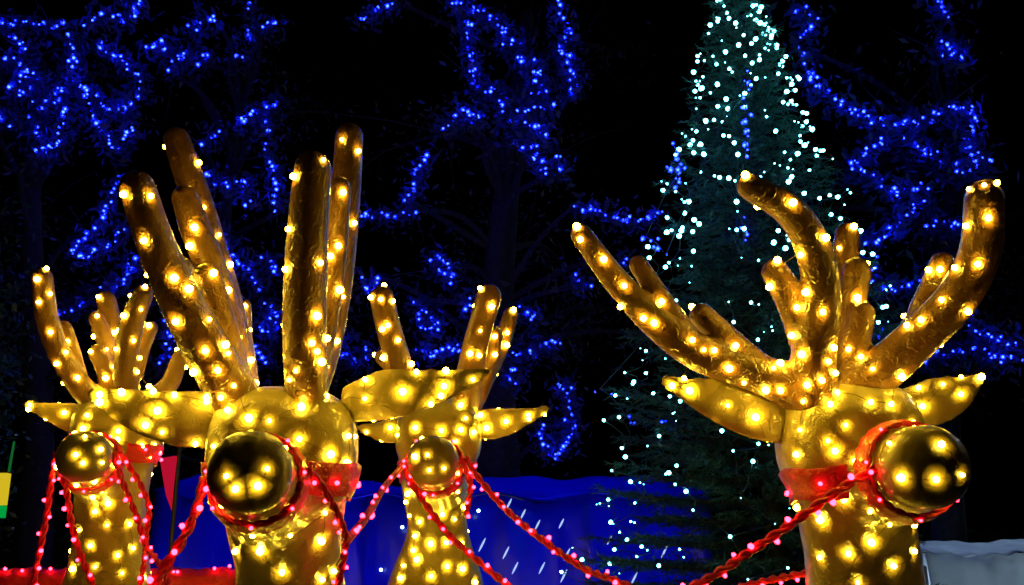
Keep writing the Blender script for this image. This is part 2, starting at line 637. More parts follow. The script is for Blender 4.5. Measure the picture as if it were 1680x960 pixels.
    for ip, me in enumerate(parts):
        dep, RP = (0.0035, 0.036) if 1 + n_ear <= ip < 1 + n_ear + n_an else (0.0075, 0.046)
        co = np.empty(len(me.vertices) * 3); me.vertices.foreach_get("co", co); co = co.reshape(-1, 3)
        no = np.empty(len(me.vertices) * 3); me.vertices.foreach_get("normal", no); no = no.reshape(-1, 3)
        mag = np.zeros(len(co)); dirn = np.zeros_like(co)
        for (p, n) in placed:
            dd = np.linalg.norm(co - np.array(p), axis=1)
            idx = np.nonzero(dd < RP)[0]
            if not len(idx): continue
            idx = idx[no[idx] @ np.array(n) > 0.1]
            a_ = dep * (0.5 + 0.5 * np.cos(math.pi * dd[idx] / RP))
            up_ = a_ > mag[idx]
            mag[idx[up_]] = a_[up_]; dirn[idx[up_]] = np.array(n)
        me.vertices.foreach_set("co", (co - dirn * mag[:, None]).reshape(-1)); me.update()
    bvh = bvh_of(parts)
    placed = [((bvh.ray_cast(p + n * 0.02, -n, 0.06)[0] or p), n) for (p, n) in placed]
    for (p, n) in placed:
        jig = Vector((random.uniform(-1, 1), random.uniform(-1, 1), random.uniform(-1, 1))) * 0.18
        put_bulb(YB, p, (n + jig).normalized(), root, bs * random.choice((0.7, 0.9, 1.0, 1.1, 1.25)))
    # ---- the cable between the bulbs, laid on the skin
    left = [p for p, n in placed]
    mbw = MB()
    cur = left.pop(0)
    while left:
        j = min(range(len(left)), key=lambda k: (left[k] - cur).length_squared)
        nx = left.pop(j)
        if (nx - cur).length < 0.15 * sc and (bvh.find_nearest(cur.lerp(nx, 0.5))[0] - cur.lerp(nx, 0.5)).length < 0.02:
            path = []
            for t in np.linspace(0, 1, 7):
                h, nn, _, _ = bvh.find_nearest(cur.lerp(nx, t))
                path.append(h + (h - cur.lerp(nx, t)) * 0.0 + nn * 0.0035)
            mbw.sweep(path, np.full(7, 0.0010 * bs), seg=5, caps=False)
        cur = nx
    link("lamp_cable", mbw.mesh("lamp_cable", M['wire']), root)["kind"] = "stuff"
    return root


D1B = [(203,319),(248,322),(236,395),(286,456),(310,474),(288,528),(337,576),(318,610),(357,608),(384,633),(339,652),(272,256),(326,267),(335,340),(360,385),(377,434),(319,373),(311,404),(350,448),(374,476),(344,524),(369,566),(375,580),(402,502),(412,591),
(482,290),(531,262),(473,376),(469,442),(526,431),(520,518),(512,563),(521,577),(485,609),(528,594),(474,624),(561,229),(588,248),(581,366),(563,316),(555,403),(542,420),(557,476),(563,487),(536,555),(553,560),
(162,647),(162,661),(199,643),(251,640),(286,647),(258,674),(238,699),(265,711),(180,688),(321,730),(340,658),(372,671),(362,653),(407,685),(441,689),(495,666),(537,649),(491,720),(544,746),(574,715),(571,760),(619,696),(597,715),(347,732),
(369,781),(440,769),(385,804),(424,798),(414,881),(426,906),(478,881),(462,941),(528,889),(535,844),(530,952),(384,906),(550,938),
(598,622),(597,655),(660,643),(728,634),(707,665),(643,604),(683,609),(731,607),(739,661),(651,693),(789,630)]
D4B = [(609,488),(625,491),(644,494),(606,514),(636,534),(627,540),(653,558),(669,562),(630,587),(674,597),(789,474),(821,476),(806,503),(767,525),(788,543),(771,580),(750,601),(786,583),(842,509),(823,520),(812,552),(832,546),(831,566),(812,582),
(756,664),(788,681),(765,686),(681,701),(724,706),(757,705),(778,709),(650,714),(597,715),(621,729),(640,702),(749,724),(819,666),(867,681),(830,692),(798,703),(797,721),(822,723),(848,710),(875,697),(897,686),
(680,749),(701,746),(729,769),(704,772),(668,811),(729,811),(752,808),(726,845),(747,853),(687,857),(659,826),(680,880),(706,893),(732,891),(677,903),(684,918),(660,928),(734,930),(760,933),(707,946),(656,949),(759,891),(781,955),(762,833),(670,847)]
D3B = [(76,441),(61,458),(82,482),(64,496),(57,522),(83,545),(111,560),(108,578),(93,597),(127,620),(162,487),(159,518),(187,546),(204,518),(231,508),(219,559),(244,534),(149,577),(175,573),(191,573),(185,602),(229,587),(225,610),(173,620),(238,471),(312,622),
(54,657),(76,661),(99,658),(121,662),(45,677),(71,692),(105,677),(87,700),(142,681),(136,703),(139,715),(194,707),(192,721),(233,732),(255,730),(267,744),(245,750),(166,737),(124,746),(136,760),(169,759),
(166,804),(177,827),(155,840),(175,863),(152,817),(213,861),(124,797),(147,896),(194,912),(219,900),(155,931),(201,941),(118,934),(236,948),(128,870)]
D2B = [(947,372),(952,393),(990,425),(955,435),(984,462),(1024,469),(1018,503),(1039,454),(1056,523),(1073,530),(1082,571),(1105,590),(1086,495),(1136,558),(1155,574),(1172,575),(1207,567),(1196,605),(1081,631),(1123,619),(1156,619),(1132,641),(1195,666),(1241,685),(1221,629),(1160,694),(1256,725),(1256,640),(1280,641),
(1223,288),(1222,336),(1301,332),(1263,365),(1285,385),(1313,418),(1323,480),(1307,505),(1350,512),(1275,428),(1263,470),(1315,582),(1299,550),(1354,390),(1400,372),(1376,407),(1406,489),(1423,495),(1367,571),(1392,573),(1412,585),(1360,593),(1348,624),(1324,632),(1370,612),(1280,597),(1270,604),
(1589,310),(1615,303),(1636,300),(1622,358),(1585,371),(1604,434),(1567,439),(1542,442),(1524,443),(1544,492),(1511,525),(1488,534),(1431,605),(1479,618),(1588,511),(1508,635),(1548,630),(1577,616),(1617,613),(1578,647),
(1317,659),(1362,662),(1310,705),(1388,697),(1358,723),(1370,740),(1304,746),(1430,658),(1464,662),(1374,642),(1515,667),(1501,692),(1400,756),(1456,726),
(1545,728),(1477,785),(1537,787),(1582,780),(1345,854),(1384,822),(1426,842),(1460,864),(1503,862),(1391,910),(1431,892),(1467,930),(1343,916),(1503,905),(1305,833),(1408,958)]

# px, py, depth, radius px
deer1 = make_deer(dict(
    d=2.5, size=1.0, bs=1.0, label="large reindeer in front with tall straight antlers, dark round nose facing us",
    head=(465, 744, 122, 108, 108), mz=(446, 822), nose=(411, 775, 2.12, 70), ring=0.74, strap_y=792, strap_gap=0.42, strap_w=0.040,
    neck=[(466, 760, 2.52, 112), (468, 850, 2.58, 96), (474, 925, 2.64, 86), (478, 1000, 2.72, 96), (482, 1080, 2.82, 120)],
    back=(0.22, 1.0, 0), sockets=[(396, 672, 2.49, 44), (503, 668, 2.49, 40)],
    ears=[[(352, 690, 2.50, 50), (300, 687, 2.47, 48), (240, 676, 2.45, 40), (185, 659, 2.43, 25), (150, 645, 2.42, 12)],
          [(580, 662, 2.50, 34), (630, 648, 2.47, 42), (690, 639, 2.46, 36), (750, 625, 2.45, 22), (803, 607, 2.44, 8)]],
    antlers=[[[(390, 655, 2.47, 40), (345, 585, 2.42, 38), (300, 500, 2.39, 35), (256, 400, 2.36, 31), (225, 308, 2.34, 29)],
              [(360, 600, 2.46, 24), (325, 520, 2.44, 22), (297, 440, 2.42, 19)],
              [(392, 650, 2.55, 34), (385, 560, 2.63, 29), (352, 430, 2.67, 27), (320, 320, 2.70, 25), (290, 230, 2.72, 22)],
              [(380, 560, 2.56, 28), (350, 450, 2.56, 26), (322, 380, 2.56, 25), (304, 325, 2.56, 22)],
              [(385, 620, 2.48, 28), (365, 540, 2.48, 26), (340, 455, 2.48, 24)],
              [(400, 600, 2.66, 14), (402, 545, 2.72, 12), (403, 500, 2.75, 10)]],
             [[(503, 655, 2.46, 33), (501, 590, 2.42, 36), (500, 500, 2.40, 36), (504, 390, 2.38, 34), (513, 278, 2.36, 31)],
              [(508, 640, 2.54, 30), (530, 570, 2.62, 29), (552, 460, 2.67, 27), (566, 330, 2.71, 25), (573, 224, 2.74, 23)],
              [(510, 620, 2.50, 24), (530, 540, 2.53, 23), (548, 420, 2.55, 21), (557, 308, 2.57, 19)]]],
    bulbs=D1B))
deer2 = make_deer(dict(
    d=2.6, size=1.0, bs=1.0, label="large reindeer on the right with curved spreading antlers, nose turned right",
    head=(1392, 724, 114, 100, 106), mz=(1426, 788), nose=(1517, 766, 2.30, 71), ring=0.76, strap_y=800, strap_gap=0.45, strap_w=0.040,
    neck=[(1395, 750, 2.62, 108), (1405, 850, 2.66, 94), (1415, 920, 2.72, 92), (1422, 1000, 2.80, 100), (1430, 1080, 2.9, 118)],
    back=(-0.30, 1.0, 0), sockets=[(1330, 665, 2.59, 50), (1410, 665, 2.61, 46)],
    ears=[[(1295, 684, 2.60, 48), (1240, 675, 2.58, 46), (1180, 657, 2.56, 37), (1125, 637, 2.54, 22), (1090, 624, 2.53, 11)],
          [(1492, 668, 2.64, 34), (1530, 660, 2.64, 40), (1568, 645, 2.63, 33), (1598, 627, 2.62, 17), (1615, 616, 2.62, 8)]],
    antlers=[[[(1320, 640, 2.57, 42), (1240, 612, 2.55, 32), (1150, 580, 2.52, 31), (1080, 532, 2.50, 27), (1010, 460, 2.48, 22), (953, 384, 2.46, 18)],
              [(1130, 560, 2.52, 24), (1090, 500, 2.52, 19), (1047, 434, 2.53, 16)],
              [(1250, 615, 2.56, 30), (1200, 566, 2.57, 25), (1150, 516, 2.58, 20)],
              [(1335, 650, 2.55, 42), (1335, 580, 2.52, 36), (1347, 500, 2.50, 32), (1338, 420, 2.47, 30), (1300, 350, 2.44, 27), (1230, 306, 2.41, 22)],
              [(1328, 570, 2.54, 30), (1302, 500, 2.54, 27), (1272, 447, 2.54, 23)]],
             [[(1380, 650, 2.58, 46), (1430, 620, 2.56, 38), (1500, 560, 2.52, 35), (1568, 492, 2.48, 34), (1608, 415, 2.45, 33), (1615, 325, 2.42, 31)],
              [(1495, 560, 2.58, 28), (1525, 490, 2.60, 24), (1546, 434, 2.61, 21)],
              [(1365, 640, 2.62, 28), (1375, 520, 2.70, 24), (1384, 450, 2.74, 22), (1390, 384, 2.76, 20)],
              [(1370, 640, 2.60, 28), (1388, 540, 2.64, 26), (1405, 445, 2.67, 24)],
              [(1375, 640, 2.58, 26), (1398, 580, 2.59, 25), (1414, 516, 2.60, 22)]]],
    bulbs=D2B))
deer3 = make_deer(dict(
    d=4.5, size=1.0, bs=1.35, label="reindeer at the far left edge, partly behind the front one's ear",
    head=(192, 714, 73, 60, 62), mz=(167, 776), nose=(138, 750, 4.10, 44), ring=0.74, strap_y=748, strap_gap=0.42, strap_w=0.040,
    neck=[(192, 730, 4.52, 64), (184, 800, 4.56, 58), (180, 870, 4.62, 56), (178, 940, 4.7, 66), (170, 1000, 4.82, 80)],
    back=(-0.55, 1.0, 0), sockets=[(150, 652, 4.5, 24), (208, 652, 4.5, 24)],
    ears=[[(140, 688, 4.5, 26), (110, 683, 4.48, 25), (75, 673, 4.46, 16), (42, 664, 4.45, 8)],
          [(250, 690, 4.5, 26), (285, 684, 4.48, 25), (320, 674, 4.46, 15), (350, 664, 4.45, 8)]],
    antlers=[[[(155, 660, 4.48, 20), (125, 625, 4.45, 19), (95, 575, 4.42, 18), (76, 515, 4.40, 18), (69, 455, 4.38, 17)],
              [(130, 620, 4.50, 14), (117, 575, 4.52, 14), (105, 538, 4.53, 13)],
              [(180, 640, 4.56, 16), (172, 600, 4.52, 16), (161, 580, 4.5, 16)],
              [(190, 640, 4.62, 18), (188, 560, 4.66, 17), (174, 492, 4.68, 16)],
              [(185, 600, 4.58, 15), (170, 550, 4.57, 14), (158, 522, 4.56, 13)]],
             [[(210, 660, 4.48, 20), (207, 600, 4.45, 20), (217, 530, 4.42, 19), (234, 484, 4.40, 17)],
              [(222, 615, 4.52, 13), (234, 570, 4.55, 13), (247, 538, 4.57, 12)],
              [(235, 660, 4.55, 18), (275, 635, 4.6, 16), (296, 585, 4.62, 13)]]],
    bulbs=D3B))
deer4 = make_deer(dict(
    d=4.4, size=1.0, bs=1.35, label="smaller reindeer in the middle behind the front one, facing us over the blue marquee",
    head=(720, 717, 71, 60, 62), mz=(720, 786), nose=(710, 757, 4.02, 43), ring=0.74, strap_y=775, strap_gap=0.42, strap_w=0.040,
    neck=[(718, 730, 4.42, 68), (714, 800, 4.46, 55), (718, 870, 4.52, 50), (716, 950, 4.6, 76), (712, 1010, 4.72, 90)],
    back=(-0.50, 1.0, 0), sockets=[(665, 655, 4.4, 24), (765, 655, 4.4, 24)],
    ears=[[(668, 706, 4.4, 22), (640, 708, 4.38, 22), (610, 706, 4.37, 14), (585, 702, 4.36, 7)],
          [(785, 696, 4.4, 26), (820, 694, 4.38, 26), (860, 684, 4.37, 17), (898, 671, 4.36, 8)]],
    antlers=[[[(670, 660, 4.4, 23), (655, 600, 4.36, 22), (638, 540, 4.33, 21), (626, 488, 4.31, 20)],
              [(672, 650, 4.44, 15), (650, 610, 4.5, 14), (625, 585, 4.55, 12)]],
             [[(765, 660, 4.4, 23), (773, 600, 4.36, 22), (787, 540, 4.33, 21), (803, 486, 4.31, 20)],
              [(770, 670, 4.44, 20), (795, 620, 4.50, 17), (820, 570, 4.54, 15), (838, 516, 4.56, 13)],
              [(790, 630, 4.48, 16), (806, 580, 4.47, 15), (812, 548, 4.46, 14)]]],
    bulbs=D4B))


# ------------------------------------------------------------------ reins: red twisted rope lights
def make_rein(label, rows, rad, gap):
    """rows: px, py, depth"""
    pts = spline([tuple(W(*r)) for r in rows], 0.03)
    p0 = Vector(pts[0])
    root = empty("rope_light_rein", (p0.x, p0.y, p0.z))
    tag(root, label, "rope light", "red rope light reins")
    mb = MB()
    C, A, B = twisted_rope(mb, pts, rad, rad * 7)
    link("rope", mb.mesh("rope", M['rope']), root)
    s = np.concatenate([[0], np.cumsum(np.linalg.norm(np.diff(C, axis=0), axis=1))])
    x = gap * 0.5
    while x < s[-1]:
        i = int(np.searchsorted(s, x))
        an = random.uniform(math.pi * 0.8, math.pi * 2.2)
        n = Vector(A[i]) * math.cos(an) + Vector(B[i]) * math.sin(an)
        if n.dot(FWD) > 0.2: n = -n
        put_bulb(RB, Vector(C[i]) + n * rad * 0.9, n, root, random.uniform(0.8, 1.15) * rad / 0.012)
        x += gap * random.uniform(0.75, 1.25)
    return root


make_rein("thick red rope light from the front reindeer's nose down to the lower left", [(334, 785, 2.2), (325, 830, 2.15), (300, 885, 2.1), (262, 945, 2.05), (225, 1010, 2.0)], 0.0125, 0.055)
make_rein("red rope light hanging down the front reindeer's right cheek and neck", [(505, 770, 2.26), (530, 800, 2.30), (552, 840, 2.34), (566, 880, 2.4), (562, 925, 2.44), (545, 1000, 2.5)], 0.010, 0.06)
make_rein("short red rope light rising from the front reindeer's neck to the smaller one", [(566, 890, 2.44), (600, 850, 2.9), (630, 800, 3.5), (662, 762, 4.06)], 0.012, 0.10)
make_rein("red rope light crossing the neck of the small middle reindeer", [(660, 765, 4.04), (690, 815, 4.0), (735, 875, 3.9), (790, 925, 3.8), (850, 975, 3.7)], 0.015, 0.085)
make_rein("long red rope light slung from the small middle reindeer under the white-lit tree", [(765, 752, 4.06), (790, 790, 4.0), (835, 840, 3.9), (900, 893, 3.7), (960, 933, 3.55), (1010, 952, 3.4), (1060, 975, 3.3)], 0.015, 0.085)
make_rein("red rope light rising from the lower edge to the right reindeer's nose", [(1080, 985, 2.6), (1160, 950, 2.5), (1230, 905, 2.42), (1300, 858, 2.38), (1370, 808, 2.34), (1440, 768, 2.34)], 0.0125, 0.058)
make_rein("short red rope light low behind the right reindeer's neck", [(1215, 962, 3.2), (1270, 950, 3.1), (1325, 940, 3.0), (1390, 930, 2.98)], 0.013, 0.07)
make_rein("short red rope light dangling from the right of the small reindeer's nose", [(758, 758, 4.06), (770, 785, 4.08), (770, 815, 4.12), (764, 845, 4.2)], 0.014, 0.08)
make_rein("leftmost red rope light hanging from the far left reindeer's nose", [(92, 745, 4.12), (84, 790, 4.1), (76, 850, 4.06), (62, 920, 4.0), (50, 990, 3.95)], 0.015, 0.075)
make_rein("red rope light below the far left reindeer's nose, second from the left", [(96, 755, 4.12), (108, 800, 4.1), (118, 860, 4.08), (136, 920, 4.04), (165, 985, 4.0)], 0.015, 0.08)
make_rein("red rope light down the middle of the far left reindeer's neck", [(185, 745, 4.14), (205, 800, 4.16), (225, 850, 4.2), (240, 895, 4.2), (262, 925, 4.1), (285, 980, 4.0)], 0.015, 0.08)
make_rein("red rope light down the right side of the far left reindeer's neck", [(195, 742, 4.2), (225, 785, 4.25), (244, 830, 4.3), (240, 880, 4.3), (236, 930, 4.2), (220, 1000, 4.1)], 0.014, 0.08)


# ------------------------------------------------------------------ the white-lit fir
def make_fir(label, base, height, rad_of, n_whorl, needles, seed, top_leader=0.35):
    g = np.random.default_rng(seed)
    root = empty("fir_tree", base)
    tag(root, label, "tree")
    base = np.array(base)
    mb = MB()
    ts = np.linspace(0, 1, 10)
    mb.sweep([base + np.array([0.03 * math.sin(t * 7), 0, height * t]) for t in ts], [0.11 * (1 - t) * height / 7 + 0.008 for t in ts], ref=(0, 1, 0), seg=10)
    link("trunk", mb.mesh("trunk", M['bark']), root)
    mbb = MB()
    tris = []
    for k in range(n_whorl):
        u = (k / n_whorl) ** 0.9
        z = height * (0.06 + 0.92 * u)
        rr = rad_of(z / height)
        nb = int(9 + 9 * (1 - u))
        for j in range(nb):
            az = 2 * math.pi * (j + g.random()) / nb + k * 1.3
            L = rr * g.uniform(0.62, 1.12) + 0.05
            if u < 0.4 and math.cos(az) > 0.4: L *= 0.70
            dirh = np.array([math.cos(az), math.sin(az), 0])
            sag = L * (-0.18 + 0.45 * u)
            n = 8
            tt = np.linspace(0.0, 1, n)
            P = np.array([base + np.array([0, 0, z]) + dirh * (L * t) + np.array([0, 0, sag * t + 0.12 * L * t * t]) for t in tt])
            mbb.sweep(P, 0.012 * (1 - tt) * (0.5 + L) + 0.003, ref=(0.1, 0.2, 1), seg=5, caps=False)
            # side twigs, each a spray of needles
            side = np.cross(dirh, [0, 0, 1])
            ntw = max(4, int(L * needles))
            for q in range(ntw):
                t = 0.22 + 0.8 * (q + g.random()) / ntw
                t = min(t, 1.0)
                i = min(int(t * (n - 1)), n - 2); fr = t * (n - 1) - i
                o = P[i] * (1 - fr) + P[i + 1] * fr
                sgn = 1 if q % 2 else -1
                tw = dirh * g.uniform(0.5, 1.0) + side * sgn * g.uniform(0.3, 1.0) + np.array([0, 0, g.uniform(-0.35, 0.3)])
                tw /= np.linalg.norm(tw)
                tl = (0.10 + 0.16 * L * (1.05 - t)) * g.uniform(0.7, 1.3)
                nn = 16
                for h in range(nn):
                    s = tl * (h + g.random()) / nn
                    d = tw * 0.75 + g.normal(size=3) * 0.42
                    d /= np.linalg.norm(d)
                    pp = o + tw * s
                    wv = np.cross(d, g.normal(size=3)); wv /= np.linalg.norm(wv) + 1e-9
                    ln = g.uniform(0.035, 0.065)
                    tris.append((pp - wv * 0.0045, pp + wv * 0.0045, pp + d * ln))
    link("branches", mbb.mesh("branches", M['bark']), root)
    crown = link("crown", tri_mesh("crown", tris, [M['needle']]), root)
    crown["kind"] = "stuff"
    return root, len(tris)


TD = 8.0
tb = W(1240, 480, TD)
tree_base = Vector((tb.x, tb.y, 0))
# the tip stands a little above the frame
tip = W(1238, -150, TD)
TH = tip.z


_FU = [0.0, 0.237, 0.31, 0.418, 0.527, 0.60, 0.695, 0.89, 1.0]
_FR = [1.72, 1.56, 1.38, 1.22, 1.04, 0.88, 0.68, 0.32, 0.04]


def fir_rad(u):
    """half width in metres at relative height u"""
    return float(np.interp(u, _FU, _FR)) * (1 + 0.05 * math.sin(u * 40))


fir, nt_ = make_fir("tall dark fir tree covered in white lamps behind the right reindeer", tuple(tree_base), TH, lambda u: fir_rad(u) * (0.85 if u < 0.55 else 0.74), 42, 26, 3)

wl = empty("string_lights", tuple(tree_base))
tag(wl, "cool white string lights wound over the tall fir tree", "string lights")
mbw = MB()
cnt = 0
placedw = []
# strings hang down the cone; lamps sit closer together near the tip
path = []
N_L = 1040
lamps_w = []
for k in range(N_L):
    u = 0.10 + 0.875 * (1 - ((k + 0.5) / N_L) ** 0.93)
    az = k * 2.39996 + random.uniform(-0.6, 0.6)
    u += random.uniform(-0.014, 0.014)
    if math.sin(az) > 0.10 or u > 0.985:
        continue
    rr = fir_rad(u) * (random.uniform(0.82, 1.02) if u > 0.5 else random.uniform(0.70, 1.02))
    p = Vector((tree_base.x + rr * math.cos(az), tree_base.y + rr * math.sin(az), u * TH))
    n = Vector((math.cos(az), math.sin(az) - 0.5, random.uniform(-0.8, 0.5))).normalized()
    q_ = to_px(p)
    if q_[0] > 1500 and q_[1] > 600: continue
    if q_[1] > 1010: continue
    if q_[0] > 1330 and u < 0.86 and random.random() < 0.45: continue
    if u < 0.62 and random.random() < 0.06: continue
    s_ = random.choice((0.35, 0.6, 0.85, 1.0, 1.15)) if u > 0.55 else random.choice((0.22, 0.35, 0.5, 0.75, 0.9))
    lamps_w.append((s_, p, n))
lamps_w.sort(key=lambda t_: -t_[0])
for (s_, p, n) in lamps_w[:290]:
    put_bulb(WB, p, n, wl, s_); cnt += 1
mbs = MB()
wv = np.array([v.co[:] for v in WB.vertices]); wf = [tuple(f.vertices) for f in WB.polygons]; wm = [f.material_index for f in WB.polygons]
for (s_, p, n) in lamps_w[290:]:
    rot = np.array(n.to_track_quat('Z', 'Y').to_matrix())
    b0 = mbs.n
    mbs.add((wv * s_) @ rot.T + np.array(p), wf)
    mbs.m[-len(wf):] = wm
if mbs.n:
    link("small_bulbs", mbs.mesh("small_bulbs", [M['w'], M['collar']]), wl)["kind"] = "stuff"
path = [p for (_, p, n) in lamps_w]
for p in path:
    near = min((q for q in path if q.z < p.z - 0.03), key=lambda q: (q - p).length, default=None)
    if near is not None and (near - p).length < 0.8:
        ax_ = Vector((tree_base.x, tree_base.y, (p.z + near.z) / 2))
        mid = (p + near) / 2; mid = mid + (ax_ - mid) * 0.06
        sp = spline([tuple(p), tuple(mid), tuple(near)], 0.1)
        mbw.sweep(sp, np.full(len(sp), 0.0035), seg=4, caps=False, ref=(0.2, 0.3, 1))
link("cable", mbw.mesh("cable", M['dark_wire']), wl)["kind"] = "stuff"

